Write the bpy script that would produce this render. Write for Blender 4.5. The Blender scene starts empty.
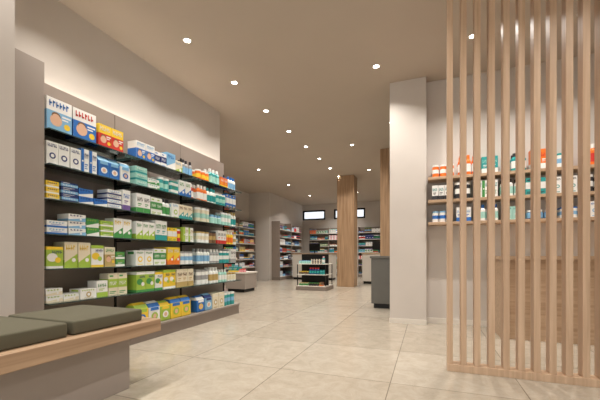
import bpy, math, random
from mathutils import Vector
random.seed(11)
scene=bpy.context.scene
def lin(c):
    return tuple((x/255/12.92) if x/255<=0.04045 else ((x/255+0.055)/1.055)**2.4 for x in c)
# ---------------------------------------------------------------- materials
def mat(name,col,rough=0.5,metal=0.0,noise=0.0,nscale=8,bump=0.0):
    m=bpy.data.materials.new(name);m.use_nodes=True
    nt=m.node_tree;b=nt.nodes['Principled BSDF']
    b.inputs['Roughness'].default_value=rough;b.inputs['Metallic'].default_value=metal
    c=lin(col)
    tc=nt.nodes.new('ShaderNodeTexCoord');n=nt.nodes.new('ShaderNodeTexNoise')
    n.inputs['Scale'].default_value=nscale;n.inputs['Detail'].default_value=6
    nt.links.new(tc.outputs['Object'],n.inputs['Vector'])
    r=nt.nodes.new('ShaderNodeValToRGB')
    r.color_ramp.elements[0].position=0.3;r.color_ramp.elements[1].position=0.7
    r.color_ramp.elements[0].color=(*[x*(1-noise) for x in c],1)
    r.color_ramp.elements[1].color=(*[min(1,x*(1+noise)) for x in c],1)
    nt.links.new(n.outputs['Fac'],r.inputs['Fac']);nt.links.new(r.outputs['Color'],b.inputs['Base Color'])
    if bump>0:
        bp=nt.nodes.new('ShaderNodeBump');bp.inputs['Strength'].default_value=bump;bp.inputs['Distance'].default_value=0.002
        nt.links.new(n.outputs['Fac'],bp.inputs['Height']);nt.links.new(bp.outputs['Normal'],b.inputs['Normal'])
    return m
def wood(name,c1,c2,axis='Z',rough=0.45):
    m=bpy.data.materials.new(name);m.use_nodes=True
    nt=m.node_tree;b=nt.nodes['Principled BSDF'];b.inputs['Roughness'].default_value=rough
    tc=nt.nodes.new('ShaderNodeTexCoord');mp=nt.nodes.new('ShaderNodeMapping')
    s={'Z':(28,28,1.2),'Y':(28,1.2,28),'X':(1.2,28,28)}[axis]
    mp.inputs['Scale'].default_value=s
    n=nt.nodes.new('ShaderNodeTexNoise');n.inputs['Scale'].default_value=1.0;n.inputs['Detail'].default_value=7;n.inputs['Distortion'].default_value=0.6
    r=nt.nodes.new('ShaderNodeValToRGB');r.color_ramp.elements[0].position=0.3;r.color_ramp.elements[1].position=0.7
    r.color_ramp.elements[0].color=(*lin(c1),1);r.color_ramp.elements[1].color=(*lin(c2),1)
    nt.links.new(tc.outputs['Object'],mp.inputs['Vector']);nt.links.new(mp.outputs['Vector'],n.inputs['Vector'])
    nt.links.new(n.outputs['Fac'],r.inputs['Fac']);nt.links.new(r.outputs['Color'],b.inputs['Base Color'])
    return m
def emis(name,col,st):
    m=bpy.data.materials.new(name);m.use_nodes=True
    b=m.node_tree.nodes['Principled BSDF'];b.inputs['Base Color'].default_value=(.8,.8,.8,1)
    b.inputs['Emission Color'].default_value=(*col,1);b.inputs['Emission Strength'].default_value=st
    return m
M={}
M['wall']=mat('wall_paint',(205,199,193),.85,noise=.02,nscale=3)
M['ceil']=mat('ceiling_paint',(184,171,157),.9,noise=.02,nscale=2)
M['taupe']=mat('taupe_laminate',(142,130,121),.55,noise=.03,nscale=4)
M['pier']=mat('pier_laminate',(154,144,136),.6,noise=.02,nscale=4)
M['base']=mat('plinth_laminate',(128,116,107),.55,noise=.03,nscale=4)
M['white']=mat('white_laminate',(222,217,208),.4,noise=.01)
M['grey']=mat('grey_stone',(104,103,98),.45,noise=.04,nscale=5)
M['dark']=mat('dark_metal',(32,32,32),.35,metal=.6)
M['fabric']=mat('olive_fabric',(88,85,69),.95,noise=.12,nscale=300,bump=.5)
M['screenwood']=wood('oak_slat_wood',(182,152,124),(210,182,154),'Z')
M['colwood']=wood('oak_column_wood',(146,114,84),(186,154,120),'Z')
M['benchwood']=wood('oak_bench_wood',(140,112,86),(180,152,124),'Y')
M['shelfwood']=wood('oak_shelf_wood',(168,140,112),(198,170,142),'X')
M['lamp']=emis('lamp_glow',(1,.96,.9),25)
M['cove']=emis('cove_led',(1,.89,.73),12)
M['sky']=emis('window_daylight',(.85,.93,1),1.1)
m=bpy.data.materials.new('printed_packaging');m.use_nodes=True
nt=m.node_tree;b=nt.nodes['Principled BSDF'];a=nt.nodes.new('ShaderNodeVertexColor');a.layer_name='Col'
nt.links.new(a.outputs['Color'],b.inputs['Base Color']);b.inputs['Roughness'].default_value=.38;M['prod']=m
m=bpy.data.materials.new('shelf_glass');m.use_nodes=True;nt=m.node_tree;nt.nodes.clear()
o=nt.nodes.new('ShaderNodeOutputMaterial');mx=nt.nodes.new('ShaderNodeMixShader');t=nt.nodes.new('ShaderNodeBsdfTransparent');g=nt.nodes.new('ShaderNodeBsdfGlossy')
t.inputs['Color'].default_value=(.95,.98,.97,1);g.inputs['Roughness'].default_value=.04;g.inputs['Color'].default_value=(.9,.95,.95,1)
fr=nt.nodes.new('ShaderNodeFresnel');fr.inputs['IOR'].default_value=1.5
nt.links.new(fr.outputs[0],mx.inputs[0]);nt.links.new(t.outputs[0],mx.inputs[1]);nt.links.new(g.outputs[0],mx.inputs[2]);nt.links.new(mx.outputs[0],o.inputs[0]);M['glass']=m
M['edge']=mat('glass_edge',(66,84,82),.15)
# floor tiles
m=bpy.data.materials.new('floor_tiles');m.use_nodes=True;nt=m.node_tree;b=nt.nodes['Principled BSDF']
tc=nt.nodes.new('ShaderNodeTexCoord');mp=nt.nodes.new('ShaderNodeMapping');mp.inputs['Location'].default_value=(.25,.1,0)
br=nt.nodes.new('ShaderNodeTexBrick');br.offset=0;br.inputs['Scale'].default_value=1;br.inputs['Brick Width'].default_value=.85;br.inputs['Row Height'].default_value=.85
br.inputs['Mortar Size'].default_value=.0035;br.inputs['Mortar Smooth'].default_value=.3
br.inputs['Color1'].default_value=(*lin((189,181,167)),1);br.inputs['Color2'].default_value=(*lin((178,169,154)),1);br.inputs['Mortar'].default_value=(*lin((132,123,110)),1)
n=nt.nodes.new('ShaderNodeTexNoise');n.inputs['Scale'].default_value=7;n.inputs['Detail'].default_value=14;n.inputs['Roughness'].default_value=.8;n.inputs['Distortion'].default_value=.8
r=nt.nodes.new('ShaderNodeValToRGB');r.color_ramp.elements[0].position=.32;r.color_ramp.elements[0].color=(.72,.70,.67,1);r.color_ramp.elements[1].position=.66;r.color_ramp.elements[1].color=(1.0,1.0,1.0,1)
mu=nt.nodes.new('ShaderNodeMixRGB');mu.blend_type='MULTIPLY';mu.inputs[0].default_value=1
nt.links.new(tc.outputs['Object'],mp.inputs[0]);nt.links.new(mp.outputs[0],br.inputs['Vector']);nt.links.new(tc.outputs['Object'],n.inputs['Vector'])
nt.links.new(n.outputs['Fac'],r.inputs[0]);nt.links.new(br.outputs['Color'],mu.inputs[1]);nt.links.new(r.outputs[0],mu.inputs[2]);nt.links.new(mu.outputs[0],b.inputs['Base Color'])
b.inputs['Roughness'].default_value=.2
bp=nt.nodes.new('ShaderNodeBump');bp.invert=True;bp.inputs['Strength'].default_value=.4;bp.inputs['Distance'].default_value=.002
nt.links.new(br.outputs['Fac'],bp.inputs['Height']);nt.links.new(bp.outputs[0],b.inputs['Normal'])
M['floor']=m
# ---------------------------------------------------------------- mesh builder
class MB:
    def __init__(s,mp=None):
        s.v=[];s.f=[];s.c=[];s.mi=[];s.mats=[];s.mp=mp or (lambda u,v,z:(u,v,z));s.m=0
    def use(s,key):
        if key not in s.mats:s.mats.append(key)
        s.m=s.mats.index(key);return s
    def face(s,pts,col=(1,1,1)):
        i=len(s.v);s.v+= [s.mp(*p) for p in pts];s.f.append(tuple(range(i,i+len(pts))));s.c.append(col);s.mi.append(s.m)
    def box(s,a,b_,c,d,e,f,col=(1,1,1),taper=0):
        t=taper
        P=[(a,c,e),(b_,c,e),(b_,d,e),(a,d,e),(a+t,c+t,f),(b_-t,c+t,f),(b_-t,d-t,f),(a+t,d-t,f)]
        i=len(s.v);s.v+=[s.mp(*p) for p in P]
        for q in ((0,3,2,1),(4,5,6,7),(0,1,5,4),(1,2,6,5),(2,3,7,6),(3,0,4,7)):
            s.f.append(tuple(i+k for k in q));s.c.append(col);s.mi.append(s.m)
    def lathe(s,x,y,prof,n=12,cols=None):
        i=len(s.v)
        for (r,z) in prof:
            for k in range(n):
                a=2*math.pi*k/n;s.v.append(s.mp(x+r*math.cos(a),y+r*math.sin(a),z))
        for j in range(len(prof)-1):
            for k in range(n):
                s.f.append((i+j*n+k,i+j*n+(k+1)%n,i+(j+1)*n+(k+1)%n,i+(j+1)*n+k));s.c.append(cols[j] if cols else (1,1,1));s.mi.append(s.m)
        s.f.append(tuple(i+(len(prof)-1)*n+k for k in range(n)));s.c.append(cols[-1] if cols else (1,1,1));s.mi.append(s.m)
    def make(s,name,parent=None,bevel=0,smooth=False,seg=2):
        me=bpy.data.meshes.new(name)
        me.from_pydata(s.v,[],s.f)
        for k in s.mats:me.materials.append(M[k])
        ca=me.color_attributes.new('Col','FLOAT_COLOR','CORNER')
        for p in me.polygons:
            p.material_index=s.mi[p.index]
            for li in p.loop_indices:ca.data[li].color=(*s.c[p.index],1)
        import bmesh
        bm=bmesh.new();bm.from_mesh(me);bmesh.ops.recalc_face_normals(bm,faces=bm.faces);bm.to_mesh(me);bm.free()
        o=bpy.data.objects.new(name,me);scene.collection.objects.link(o)
        if bevel:
            md=o.modifiers.new('bevel','BEVEL');md.width=bevel;md.segments=seg;md.limit_method='ANGLE'
        if smooth:
            for p in me.polygons:p.use_smooth=True
        if parent:o.parent=parent
        return o
def box(name,mk,a,b_,c,d,e,f,parent=None,bevel=0):
    q=MB();q.use(mk).box(a,b_,c,d,e,f);return q.make(name,parent,bevel)
def empty(name):
    o=bpy.data.objects.new(name,None);scene.collection.objects.link(o);return o
# ---------------------------------------------------------------- products
def sc(c):
    return lin(c)
W=sc((238,238,236));CR=sc((230,220,196));NV=sc((32,52,116));BL=sc((46,112,192));LB=sc((130,182,220));TE=sc((46,155,155));GR=sc((72,150,80))
LG=sc((165,196,76));YE=sc((240,204,60));OR=sc((234,120,44));RD=sc((204,56,50));GY=sc((160,160,160));DK=sc((50,50,55));BR=sc((125,92,64));PK=sc((225,160,170));GO=sc((190,164,104));MT=sc((165,214,204));PU=sc((112,88,150));SK=sc((226,184,156))
def p_box(q,u,v,z,w,h,d,base,acc,acc2,style,rng):
    q.box(u,u+w,v-d,v,z,z+h,base)
    e=v+.0012
    def panel(u0,u1,z0,z1,c,ee=e): q.face([(u+w*u0,ee,z+h*z0),(u+w*u1,ee,z+h*z0),(u+w*u1,ee,z+h*z1),(u+w*u0,ee,z+h*z1)],c)
    def side(z0,z1,c,f0=0,f1=1):
        for uu in (u-.0008,u+w+.0008):
            q.face([(uu,v-d+d*f0,z+h*z0),(uu,v-d+d*f1,z+h*z0),(uu,v-d+d*f1,z+h*z1),(uu,v-d+d*f0,z+h*z1)],c)
    def disc(cu,cz,rr,c,sx=1,ee=.0006):
        q.face([(u+w*cu+rr*sx*math.cos(t*math.pi/6),e+ee,z+h*cz+rr*math.sin(t*math.pi/6)) for t in range(12)],c)
    def letters(u0,u1,z0,z1,c,n):
        s=(u1-u0)/n
        for k in range(n):
            a=u0+s*k;t=(z1-z0)
            panel(a,a+s*.3,z0,z1,c,e+.0005)
            panel(a,a+s*.72,z0+t*rng[k%4]*.7,z0+t*(rng[k%4]*.7+.28),c,e+.0005)
    if style==0:
        panel(0,1,0,.28,acc);side(0,.28,acc);letters(.12,.9,.6,.82,acc2,5);panel(.2,.7,.45,.5,acc);panel(.2,.55,.37,.4,acc)
    elif style==1:
        disc(.5,.42,min(w,h)*.28,acc);disc(.5,.42,min(w,h)*.16,W,1,.001);letters(.1,.9,.78,.92,acc2,6);panel(.2,.8,.06,.1,acc);side(.75,.92,acc2,.2,.8)
    elif style==2:
        q.face([(u,e,z),(u+w,e,z),(u+w,e,z+h*.55),(u,e,z+h*.2)],acc);side(0,.3,acc);letters(.1,.85,.68,.88,acc2,4);disc(.7,.3,min(w,h)*.16,W)
    elif style==3:
        panel(0,1,.35,.75,acc);side(.35,.75,acc);letters(.12,.88,.46,.64,W,5);panel(.1,.5,.85,.92,acc2);panel(.1,.8,.14,.18,acc2);panel(.1,.65,.07,.1,acc2)
    elif style==4:
        panel(0,.35,0,1,acc);side(0,1,acc);letters(.42,.95,.62,.85,acc2,4);panel(.42,.85,.36,.4,acc);panel(.42,.75,.28,.31,acc);panel(.42,.8,.2,.23,acc);disc(.18,.5,w*.1,W)
    elif style==5:
        disc(.35,.5,min(w,h)*.27,acc,1.2);disc(.68,.38,min(w,h)*.18,acc2,1,.001);panel(0,1,.86,1,acc2);panel(0,1,0,.1,acc);side(.86,1,acc2);side(0,.1,acc);letters(.35,.95,.68,.82,NV,5)
    elif style==6:
        panel(0,1,0,.62,acc);side(0,.62,acc);disc(.36,.36,min(w,h)*.24,SK);disc(.36,.49,min(w,h)*.15,BR,1.2,.0009);disc(.36,.44,min(w,h)*.15,SK,1.1,.0013)
        letters(.1,.9,.74,.92,acc2,6);disc(.8,.25,min(w,h)*.13,YE);panel(.6,.95,.5,.55,W,e+.0005);panel(.6,.85,.42,.46,W,e+.0005)
def p_bottle(q,u,v,z,w,h,body,cap,label):
    r=w/2*.94;x=u+w/2;y=v-w/2
    q.lathe(x,y,[(r,z),(r,z+h*.15),(r*1.01,z+h*.15),(r*1.01,z+h*.55),(r,z+h*.55),(r,z+h*.68),(r*.5,z+h*.8),(r*.55,z+h*.8),(r*.55,z+h)],12,[body,label,label,label,body,body,cap,cap,cap])
def p_can(q,u,v,z,w,h,body,lid,label):
    r=w/2*.94;x=u+w/2;y=v-w/2
    q.lathe(x,y,[(r,z),(r,z+h*.3),(r,z+h*.62),(r,z+h*.86),(r*1.02,z+h*.86),(r*1.02,z+h)],14,[body,label,body,lid,lid,lid])
def p_jar(q,u,v,z,w,h,body,lid,label):
    r=w/2*.92;x=u+w/2;y=v-w/2
    q.lathe(x,y,[(r*.92,z),(r,z+h*.1),(r,z+h*.7),(r*.7,z+h*.76),(r*.82,z+h*.76),(r*.82,z+h)],12,[body,label,body,lid,lid,lid])
def p_pack(q,u,v,z,w,h,d,base,acc,acc2):
    ys=v-d/2
    L=[(0,.9,.9),(.06,1,1),(.75,1,.95),(.92,.95,.55),(1,.9,.1)]
    prev=None
    for k,(hz,wu,dv) in enumerate(L):
        cu=u+w/2;a=w/2*wu;b_=d/2*dv
        ring=[(cu-a,ys-b_,z+h*hz),(cu+a,ys-b_,z+h*hz),(cu+a,ys+b_,z+h*hz),(cu-a,ys+b_,z+h*hz)]
        if prev:
            for j in range(4):q.face([prev[j],prev[(j+1)%4],ring[(j+1)%4],ring[j]],acc2 if k==3 else base)
        prev=ring
    q.face(prev,base)
    e=v+.003
    q.face([(u+w*.5+w*.3*math.cos(t*math.pi/6),e,z+h*.34+w*.26*math.sin(t*math.pi/6)) for t in range(12)],acc)
    q.face([(u+w*.5+w*.16*math.cos(t*math.pi/6),e+.001,z+h*.34+w*.16*math.sin(t*math.pi/6)) for t in range(12)],SK)
    q.face([(u+w*.12,e,z+h*.6),(u+w*.88,e,z+h*.6),(u+w*.84,e,z+h*.74),(u+w*.16,e,z+h*.74)],acc2)
def fill(q,u0,u1,front,z,depth,specs,hs=1.0,hmax=.225,gap=(.002,.014)):
    u=u0;i=0
    while True:
        cyc=i//len(specs)
        sp=specs[i%len(specs)];i+=1
        kind,w,h,d,c1,c2,c3,n=sp[:8];st=sp[8] if len(sp)>8 else 0
        if cyc:
            c2,c3=c3,c2;st=(st+1)%6 if st<6 else 6
        lv=sp[9] if len(sp)>9 else 1
        if lv==1 and h>.09:h=max(h,min(h*hs,hmax))*random.uniform(.84,1.0)
        rng=[random.random() for _ in range(4)]
        for k in range(n):
            if u+w>u1:
                return
            jf=front-random.uniform(0,.014);hh=h
            rows=max(1,min(2,int(depth/ d)))
            for r_ in range(rows):
                v=jf-r_*(d+.004)
                if v-d<front-depth-.001:break
                if kind=='box':
                    for s_ in range(lv if not(lv>1 and k==n-1 and n>1) else lv-1):p_box(q,u,v-random.uniform(0,.006)*(s_>0),z+s_*(h+.001),w,h,d,c1,c2,c3,st,rng)
                elif kind=='bottle':p_bottle(q,u,v,z,w,h,c1,c2,c3)
                elif kind=='can':p_can(q,u,v,z,w,h,c1,c2,c3)
                elif kind=='jar':p_jar(q,u,v,z,w,h,c1,c2,c3)
                elif kind=='pack':p_pack(q,u,v,z,w,h,d,c1,c2,c3)
            u+=w+random.uniform(.002,.006)
        u+=random.uniform(*gap)
def rnd_specs(pal,n=14,hmax=.2,small=True):
    out=[]
    for i in range(n):
        k=random.choice(['box','box','bottle','can','jar','box'])
        if k=='box':w=random.uniform(.06,.13);out.append(('box',w,random.uniform(.09,hmax),.1,random.choice(pal),random.choice(pal),random.choice(pal),random.randint(2,4),random.randint(0,5)))
        else:
            w=random.uniform(.05,.075);out.append((k,w,random.uniform(.11,hmax) if k!='jar' else .08,w,random.choice(pal),random.choice(pal),random.choice(pal),random.randint(3,6)))
    return out
# ---------------------------------------------------------------- room shell
H=3.25
box('floor','floor',-6.6,3.8,-3.2,15,-.1,0)
box('ceiling','ceil',-6.6,3.8,-3.2,15,H,H+.15)
box('wall_left','wall',-3.34,-3.18,-3,4.65,0,H)
box('wall_left_return','wall',-6.3,-3.341,4.5,4.65,0,H)
box('wall_far_left','wall',-6.5,-6.3,4.5,14.6,0,H)
box('wall_back_pier','wall',-6.299,-5.45,11.1,14.6,0,H)
q=MB();q.use('wall')
ZW0,ZW1=2.55,3.0
q.box(-6.5,3.6,14.6,14.8,0,ZW0);q.box(-6.5,3.6,14.6,14.8,ZW1,H)
for a,b_ in ((-6.5,-5.45),(-4.35,-3.95),(-2.55,3.6)):q.box(a,b_,14.6,14.8,ZW0,ZW1)
q.make('wall_back')
for i,(a,b_) in enumerate(((-5.45,-4.35),(-3.95,-2.55))):
    q=MB();q.use('dark')
    q.box(a,b_,14.62,14.68,ZW0,ZW0+.07);q.box(a,b_,14.62,14.68,ZW1-.07,ZW1);q.box(a,a+.07,14.62,14.68,ZW0,ZW1);q.box(b_-.07,b_,14.62,14.68,ZW0,ZW1)
    q.use('sky').box(a+.02,b_-.02,14.70,14.71,ZW0+.02,ZW1-.02)
    q.make('window_%d'%(i+1))
box('wall_right_side','wall',3.6,3.8,-3.2,15,0,H)
box('wall_partition','wall',-.02,3.6,4.85,5.0,0,H)
box('wall_column','wall',-.485,-.02,4.69,5.15,0,H)
box('wall_pier_left','wall',-3.179,-2.55,-3,1.395,0,H)
box('baseboard_partition','white',-.019,3.6,4.835,4.849,0,.07)
box('baseboard_column','white',-.49,-.015,4.68,4.689,0,.06)
box('baseboard_back','white',-5.45,3.6,14.585,14.599,0,.08)
q=MB();q.use('wall');q.box(-3.4,3.6,-3.2,-3,2.7,H);q.box(-3.4,-2.4,-3.2,-3,0,2.7);q.box(2.8,3.6,-3.2,-3,0,2.7)
q.make('wall_front')
q=MB();q.use('dark')
for x in (-2.4,-.7,1.0,2.75):q.box(x,x+.05,-3.15,-3.08,0,2.7)
q.box(-2.4,2.8,-3.15,-3.08,2.65,2.7);q.box(-2.4,2.8,-3.15,-3.08,0,.06);q.make('window_shopfront')  # added unseen opening behind camera, lets world light in as front fill
box('tall_side_cabinet','pier',-3.179,-2.78,1.396,1.72,0,2.40)
# ---------------------------------------------------------------- left wall shelving
E=empty('pharmacy_wall_shelf_unit')
bays=[(1.73,2.6),(2.6,3.6),(3.6,4.62)]
SF=-2.75
Z=[1.90,1.625,1.35,1.075,.80,.525]
for i,(a,b_) in enumerate(bays):
    box('back_panel_%d'%(i+1),'taupe',-3.12,-3.08,a+.002,b_-.004,0,2.39,E,.002)
q=MB();q.use('base').box(-3.079,-2.80,1.73,4.62,0,.13);q.make('plinth',E,.003)
q=MB();q.use('pier').box(-3.079,-2.79,1.73,4.63,.131,.155);q.make('bottom_deck',E,.003)
q=MB();q.use('dark')
for y in (1.745,2.6,3.6,4.60):
    q.box(-3.079,-3.067,y-.011,y+.011,.16,2.2)
    for z in Z:q.box(-3.067,-2.86,y-.004,y+.004,z-.03,z-.012)
q.make('uprights_and_brackets',E)
q=MB();qe=MB()
for (a,b_) in bays:
    for z in Z:
        q.use('glass').box(-3.06,SF-.003,a+.008,b_-.008,z-.009,z)
        qe.use('edge').box(SF-.003,SF,a+.008,b_-.008,z-.009,z)
        qe.box(-3.06,SF,b_-.008,b_-.006,z-.009,z)
        qe.box(-3.06,SF,a+.006,a+.008,z-.009,z)
q.make('glass_shelves',E);qe.make('glass_edges',E)
box('cove_light_strip','cove',-3.165,-3.13,1.75,4.6,2.34,2.355,E)
left=lambda u,v,z:(v,u,z)
R=[
 [[('box',.2,.3,.2,W,LB,BL,1,6),('box',.21,.28,.2,W,BL,RD,1,6),('box',.13,.23,.16,YE,RD,W,2,6),('box',.1,.18,.15,CR,YE,RD,2,1)],
  [('box',.12,.19,.12,W,BL,LB,2,6),('box',.08,.15,.1,W,NV,BL,2,3),('box',.14,.22,.13,LB,W,BL,1,2),('box',.12,.13,.12,CR,LG,LB,1,2),('bottle',.06,.18,.06,GY,DK,LB,3),('box',.09,.17,.1,LB,W,NV,2,4),('bottle',.07,.2,.07,DK,GY,W,2)],
  [('can',.085,.14,.085,OR,W,YE,3),('bottle',.075,.21,.075,TE,W,MT,3),('box',.09,.15,.1,OR,YE,W,2,0),('bottle',.07,.18,.07,W,BL,LB,3),('can',.09,.16,.09,OR,RD,W,2)]],
 [[('box',.09,.17,.14,W,NV,NV,3,1),('box',.07,.19,.1,W,BL,NV,2,4),('pack',.11,.21,.11,BL,W,LB,2),('pack',.11,.18,.11,W,BL,LB,1),('box',.07,.14,.1,W,LB,NV,2,0)],
  [('box',.15,.07,.15,MT,TE,W,1,0,3),('box',.16,.06,.14,W,GR,TE,1,2,2),('can',.08,.15,.08,TE,W,MT,2),('box',.12,.08,.12,TE,W,GR,1,3,2),('box',.1,.18,.1,W,BL,GR,2,2),('bottle',.06,.19,.06,RD,W,W,2)],
  [('bottle',.065,.19,.065,OR,W,W,3),('bottle',.065,.2,.065,W,TE,TE,3),('can',.07,.15,.07,TE,W,MT,3),('box',.08,.18,.1,BL,W,YE,3,3)]],
 [[('box',.1,.05,.14,YE,W,NV,1,0,3),('box',.14,.055,.14,NV,LB,W,1,3,3),('box',.13,.07,.14,BL,W,NV,2,2,2),('box',.15,.045,.14,W,NV,LB,1,0,4),('box',.09,.17,.12,W,PU,BL,2,0)],
  [('box',.09,.18,.1,W,GR,DK,2,0),('box',.08,.2,.1,W,GR,LG,2,3),('bottle',.065,.18,.065,W,DK,GR,2),('box',.11,.16,.12,W,LG,LB,1,1),('box',.08,.17,.1,CR,TE,BR,3,2)],
  [('can',.09,.17,.09,CR,W,MT,3),('jar',.085,.12,.085,W,LB,MT,3),('can',.075,.18,.075,MT,W,W,3),('bottle',.06,.2,.06,W,GO,TE,4)]],
 [[('box',.16,.055,.14,W,BL,LB,1,0,2),('box',.15,.06,.14,W,LB,NV,1,2,3),('box',.12,.08,.12,GR,W,LG,1,2,2),('box',.13,.05,.12,LG,W,GR,1,0,3),('box',.1,.17,.12,W,GR,YE,2,2)],
  [('box',.08,.18,.1,W,LG,GR,3,2),('box',.09,.2,.1,W,TE,GR,2,0),('box',.07,.14,.1,YE,W,GR,2,3),('can',.085,.14,.085,RD,W,YE,1),('box',.09,.17,.1,W,LG,GO,3,4)],
  [('can',.08,.14,.08,W,GO,CR,3),('can',.08,.16,.08,BR,DK,GO,2),('box',.07,.19,.1,W,RD,DK,3,0),('bottle',.06,.19,.06,YE,W,OR,3)]],
 [[('box',.13,.15,.14,LG,W,YE,1,5),('box',.11,.19,.14,CR,LG,YE,2,2),('box',.12,.19,.14,W,YE,LG,1,5),('box',.11,.17,.14,CR,GO,GR,1,6),('box',.1,.07,.12,GR,W,LG,2,0,2)],
  [('box',.11,.15,.14,W,YE,GR,2,1),('box',.09,.16,.1,W,GR,LG,2,3),('box',.1,.18,.1,YE,OR,W,2,2),('can',.085,.15,.085,W,GY,LB,3),('box',.09,.16,.1,CR,OR,BR,2,4)],
  [('bottle',.065,.19,.065,W,GY,LB,4),('bottle',.065,.16,.065,GY,W,W,3),('can',.08,.16,.08,TE,W,W,3),('box',.08,.19,.1,W,GY,DK,3,0)]],
 [[('box',.13,.055,.14,W,CR,LG,2,2,2),('box',.15,.085,.14,W,GO,LG,1,1),('box',.11,.14,.12,W,LG,GR,1,0),('box',.1,.17,.12,CR,LG,GR,2,3)],
  [('box',.12,.19,.14,LG,GR,W,2,5),('box',.11,.18,.14,W,GR,YE,1,5),('box',.1,.18,.12,YE,W,LG,2,5),('box',.1,.18,.12,CR,GO,BR,3,0)],
  [('can',.08,.16,.08,W,GY,GY,3),('bottle',.07,.19,.07,W,W,GO,3),('bottle',.06,.16,.06,MT,W,W,3),('jar',.08,.1,.08,W,GO,CR,3)]],
 [[('pack',.17,.24,.17,W,LB,YE,2),('pack',.17,.23,.17,YE,W,LG,3)],
  [('pack',.17,.26,.16,YE,BL,LG,1),('pack',.16,.25,.16,W,LG,BL,1),('pack',.15,.24,.16,LG,W,YE,1),('pack',.17,.26,.16,YE,LG,BL,2),('pack',.15,.23,.15,TE,YE,W,1)],
  [('pack',.15,.24,.15,BL,YE,W,1),('pack',.15,.23,.15,LB,W,NV,1),('box',.14,.18,.15,CR,GO,W,2,1),('can',.1,.17,.1,TE,W,LB,3),('can',.1,.15,.1,MT,W,OR,3)]],
]
names=['toiletry_boxes','medicine_boxes','tissue_boxes','vitamin_boxes','baby_food_boxes','herbal_tea_boxes','diaper_packs']
for ri,row in enumerate(R):
    z=Z[ri] if ri<6 else .155
    q=MB(left);q.use('prod')
    for bi,(a,b_) in enumerate(bays):
        fill(q,a+.03,b_-.02,-2.81 if ri<6 else -2.82,z+.0005,.235,row[bi],1.22)
    q.make(names[ri])
# ---------------------------------------------------------------- bench
E=empty('waiting_bench')
q=MB();q.use('pier').box(-2.54,-1.90,-.6,1.72,0,.36);q.make('bench_base',E,.004)
q=MB();q.use('benchwood').box(-2.545,-1.80,-.7,1.90,.361,.45);q.make('bench_top',E,.004)
def cushion(a,b_,c,d):
    q=MB();q.use('fabric').box(a,b_,c,d,.4505,.53);q.make('cushion',E,.012,True,4)
for (c,d) in ((-.3,.36),(.40,1.28),(1.31,1.80)):
    cushion(-2.47,-1.87,c,d)
# ---------------------------------------------------------------- slat screen
q=MB();q.use('screenwood')
x=.14;ns=20
for k in range(ns):
    xx=x+k*.096;q.box(xx,xx+.042,2.87,2.96,.055,H-.03)
q.box(.14,.14+.096*(ns-1)+.042,2.862,2.968,0,.055)
q.box(.14,.14+.096*(ns-1)+.042,2.862,2.968,H-.03,H-.001)
q.make('slatted_wood_screen',None,.002)
# ---------------------------------------------------------------- partition shelves
q=MB();q.use('shelfwood')
SZ=[1.915,1.62,1.335]
for z in SZ:q.box(.0,2.6,4.62,4.849,z-.035,z)
q.make('wooden_wall_shelf',None,.002)
right=lambda u,v,z:(u,-v,z)
SP=[[('can',.085,.16,.085,OR,W,W,3),('bottle',.075,.24,.075,OR,OR,W,3),('box',.085,.22,.09,TE,W,MT,2,0),('bottle',.08,.25,.08,TE,DK,W,3),('box',.09,.23,.1,OR,W,RD,2,0),('can',.08,.17,.08,W,TE,LB,2),('bottle',.07,.24,.07,OR,W,RD,3)],
 [('box',.07,.19,.08,W,DK,TE,3,0),('can',.09,.2,.09,DK,W,W,2),('box',.08,.22,.09,W,GR,TE,3,4),('bottle',.07,.22,.07,W,DK,MT,3),('box',.1,.19,.1,TE,W,DK,2,3)],
 [('can',.08,.14,.08,W,LB,BL,3),('box',.08,.18,.1,W,BL,LB,2,0),('bottle',.065,.2,.065,W,BL,MT,4),('box',.1,.17,.1,MT,W,TE,2,1),('jar',.085,.11,.085,NV,W,LB,3)]]
for z,s in zip(SZ,SP):
    q=MB(right);q.use('prod');fill(q,.05,2.5,-4.635,z+.0005,.2,s,1.05,.25,(.02,.07));q.make('cosmetic_bottles')
q=MB();q.use('shelfwood').box(.72,2.7,4.15,4.834,.86,.90)
q.box(.74,.79,4.17,4.834,0,.859);q.box(2.6,2.65,4.17,4.834,0,.859);q.box(.79,2.6,4.2,4.24,0,.859)
q.use('base')
for x in (1.2,1.65,2.1):q.box(x-.003,x+.003,4.194,4.2,.1,.85)
q.make('oak_service_desk',None,.002)
# ---------------------------------------------------------------- wooden columns
box('oak_clad_column','colwood',-2.5,-2.0,9.6,10.1,0,H,None,.004)
box('oak_clad_column','colwood',-.98,-.5,7.5,7.95,0,H,None,.004)
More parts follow.
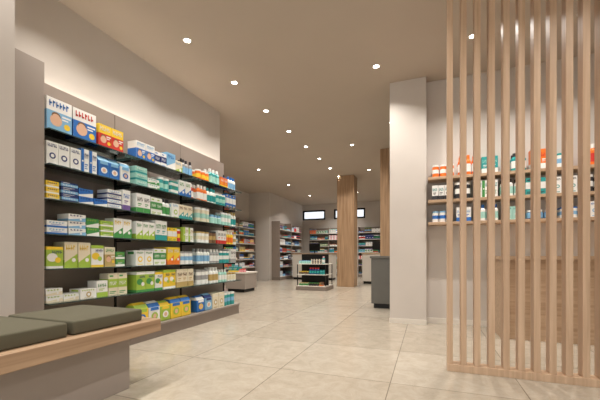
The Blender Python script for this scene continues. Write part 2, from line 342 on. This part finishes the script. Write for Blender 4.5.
# ---------------------------------------------------------------- generic shelf bays
PALL=[W,W,CR,NV,BL,LB,TE,GR,OR,RD,YE,PK,GO,W,MT]
PDARK=[W,DK,NV,BR,TE,GR,GY,RD,W,LB,PU]
def wall_unit(name,mp,u0,u1,vb,dep,zs,top,pal,pname,back='taupe',shelf='white'):
    E=empty(name)
    q=MB(mp);q.use(back).box(u0,u1,vb,vb+.03,0,top);q.make('back_panel',E)
    q=MB(mp);q.use('base').box(u0,u1,vb+.03,vb+dep,0,.12);q.make('plinth',E)
    q=MB(mp);q.use(shelf)
    for z in zs:q.box(u0+.025,u1-.025,vb+.03,vb+dep,z-.02,z)
    q.make('shelves',E)
    q=MB(mp);q.use(back)
    n=max(1,round((u1-u0)/1.0))
    for k in range(n+1):
        uu=u0+(u1-u0)*k/n;q.box(uu-(.0 if k==0 else .0125),uu+(.025 if k==0 else .0125) if k<n else uu+.0001,vb+.031,vb+dep-.02,.121,top)
    q.make('dividers',E)
    q=MB(mp);q.use('prod')
    for z in zs:
        for k in range(n):
            a=u0+(u1-u0)*k/n+.03;b_=u0+(u1-u0)*(k+1)/n-.03
            fill(q,a,b_,vb+dep-.02,z+.0005,.13,rnd_specs(pal,8,.22))
    q.make(pname)
zs=[.14,.5,.78,1.06,1.34,1.62,1.9]
wall_unit('medicine_wall_shelf',lambda u,v,z:(v,u,z),7.6,11.0,-6.299,.35,zs,2.2,PALL,'assorted_toiletries')
wall_unit('tall_display_shelf',lambda u,v,z:(v,u,z),11.3,13.6,-5.449,.35,zs,2.2,PDARK,'assorted_remedies')
wall_unit('back_wall_shelf',lambda u,v,z:(u,-v,z),-5.0,-3.2,-14.584,.35,zs,2.15,PALL,'assorted_packages')
wall_unit('back_wall_shelf',lambda u,v,z:(u,-v,z),-2.8,.6,-14.584,.35,zs,2.15,PDARK,'assorted_packages')
# ---------------------------------------------------------------- gondola
E=empty('gondola_display_stand')
gx,gy=-2.85,8.6
q=MB();q.use('base').box(gx-.42,gx+.42,gy-.35,gy+.35,0,.1);q.make('gondola_base',E,.004)
q=MB();q.use('white')
for z in (.12,.42,.70):q.box(gx-.4,gx+.4,gy-.33,gy+.33,z-.02,z)
q.make('gondola_shelves',E,.003)
q=MB();q.use('dark');q.box(gx-.38,gx+.38,gy-.012,gy+.012,.12,.95)
for sx in (-1,1):
    for sy in (-1,1):q.box(gx+sx*.385-.01,gx+sx*.385+.01,gy+sy*.315-.01,gy+sy*.315+.01,.1,.70)
q.make('gondola_frame',E)
q=MB(lambda u,v,z:(u,-v,z));q.use('prod')
for z in (.12,.42,.70):fill(q,gx-.36,gx+.36,-gy+.31,z+.0005,.24,rnd_specs(PALL+[DK,BR,NV],8,.22))
q.make('promotional_products')
# ---------------------------------------------------------------- counters
def counter(name,a,b_,c,d,h,front,top):
    E=empty(name)
    q=MB();q.use('dark').box(a+.04,b_-.04,c+.04,d-.04,0,.08);q.make('kick_plinth',E)
    q=MB();q.use(front).box(a,b_,c,d,.08,h-.04);q.make('counter_body',E,.004)
    q=MB();q.use(top).box(a-.02,b_+.02,c-.02,d+.02,h-.039,h);q.make('counter_top',E,.004)
counter('grey_sales_counter',-.92,.6,5.86,6.5,.9,'grey','grey')
counter('white_checkout_counter',-2.0,-1.1,10.9,11.5,1.0,'white','shelfwood')
counter('white_checkout_counter',-4.9,-3.3,12.0,12.6,1.0,'white','shelfwood')
for (mx,my,mz) in ((-1.5,11.2,1.0),(-4.1,12.3,1.0),(-.4,6.2,.9)):
    q=MB();q.use('dark').box(mx-.22,mx+.22,my,my+.025,mz+.1,mz+.38);q.box(mx-.02,mx+.02,my+.02,my+.05,mz+.01,mz+.2);q.box(mx-.1,mx+.1,my-.05,my+.1,mz+.0005,mz+.012)
    q.make('computer_monitor',None,.003)
counter('low_display_table',-4.75,-4.2,7.2,7.8,.5,'pier','white')
q=MB(lambda u,v,z:(u,-v,z));q.use('prod');fill(q,-4.7,-4.25,-7.25,.5005,.3,rnd_specs(PALL,6,.2));q.make('promotional_boxes')
# ---------------------------------------------------------------- downlights
def downlight(x,y,e=15):
    q=MB();q.use('white').lathe(x,y,[(.05,H-.0005),(.048,H-.006),(.036,H-.006),(.034,H-.003)],20)
    q.use('lamp').lathe(x,y,[(.033,H-.0035),(.0335,H-.004)],16)
    o=q.make('ceiling_downlight')
    l=bpy.data.lights.new('bulb','AREA');l.shape='DISK';l.size=.06;l.energy=e*1.15;l.color=(1,.93,.85);l.spread=math.radians(125)
    lo=bpy.data.objects.new('bulb',l);lo.location=(x,y,H-.008);scene.collection.objects.link(lo);lo.parent=o
for k in range(12):downlight(-2.45,-.83+.95*k,11)
for k in range(7):downlight(-.6,-1.4+1.87*k,13)
for k in range(4):downlight(-4.3,6.0+2.1*k,21)
for (x,y,e) in ((.45,4.0,14),(1.4,4.0,14),(1.2,1.8,14),(1.2,-.4,11),(.8,6.6,14),(.8,9,14),(1.2,11.5,14),(-.6,13.2,18),(-2.45,12.3,18),(-3.4,13.6,18),(2.6,3.2,14),(-1.5,7.0,10),(-1.5,9.2,10)):downlight(x,y,e)
# ---------------------------------------------------------------- world, camera
w=bpy.data.worlds.new('World');scene.world=w;w.use_nodes=True
w.node_tree.nodes['Background'].inputs[0].default_value=(1,.98,.95,1);w.node_tree.nodes['Background'].inputs[1].default_value=2.0
cam=bpy.data.cameras.new('Camera');co=bpy.data.objects.new('Camera',cam);scene.collection.objects.link(co)
cam.sensor_width=36;cam.lens=335/600*36;cam.shift_y=56/600;cam.clip_start=.05
co.location=(0,0,.9);co.rotation_euler=(math.pi/2,0,math.atan(128/335))
scene.camera=co
scene.view_settings.view_transform='Standard'
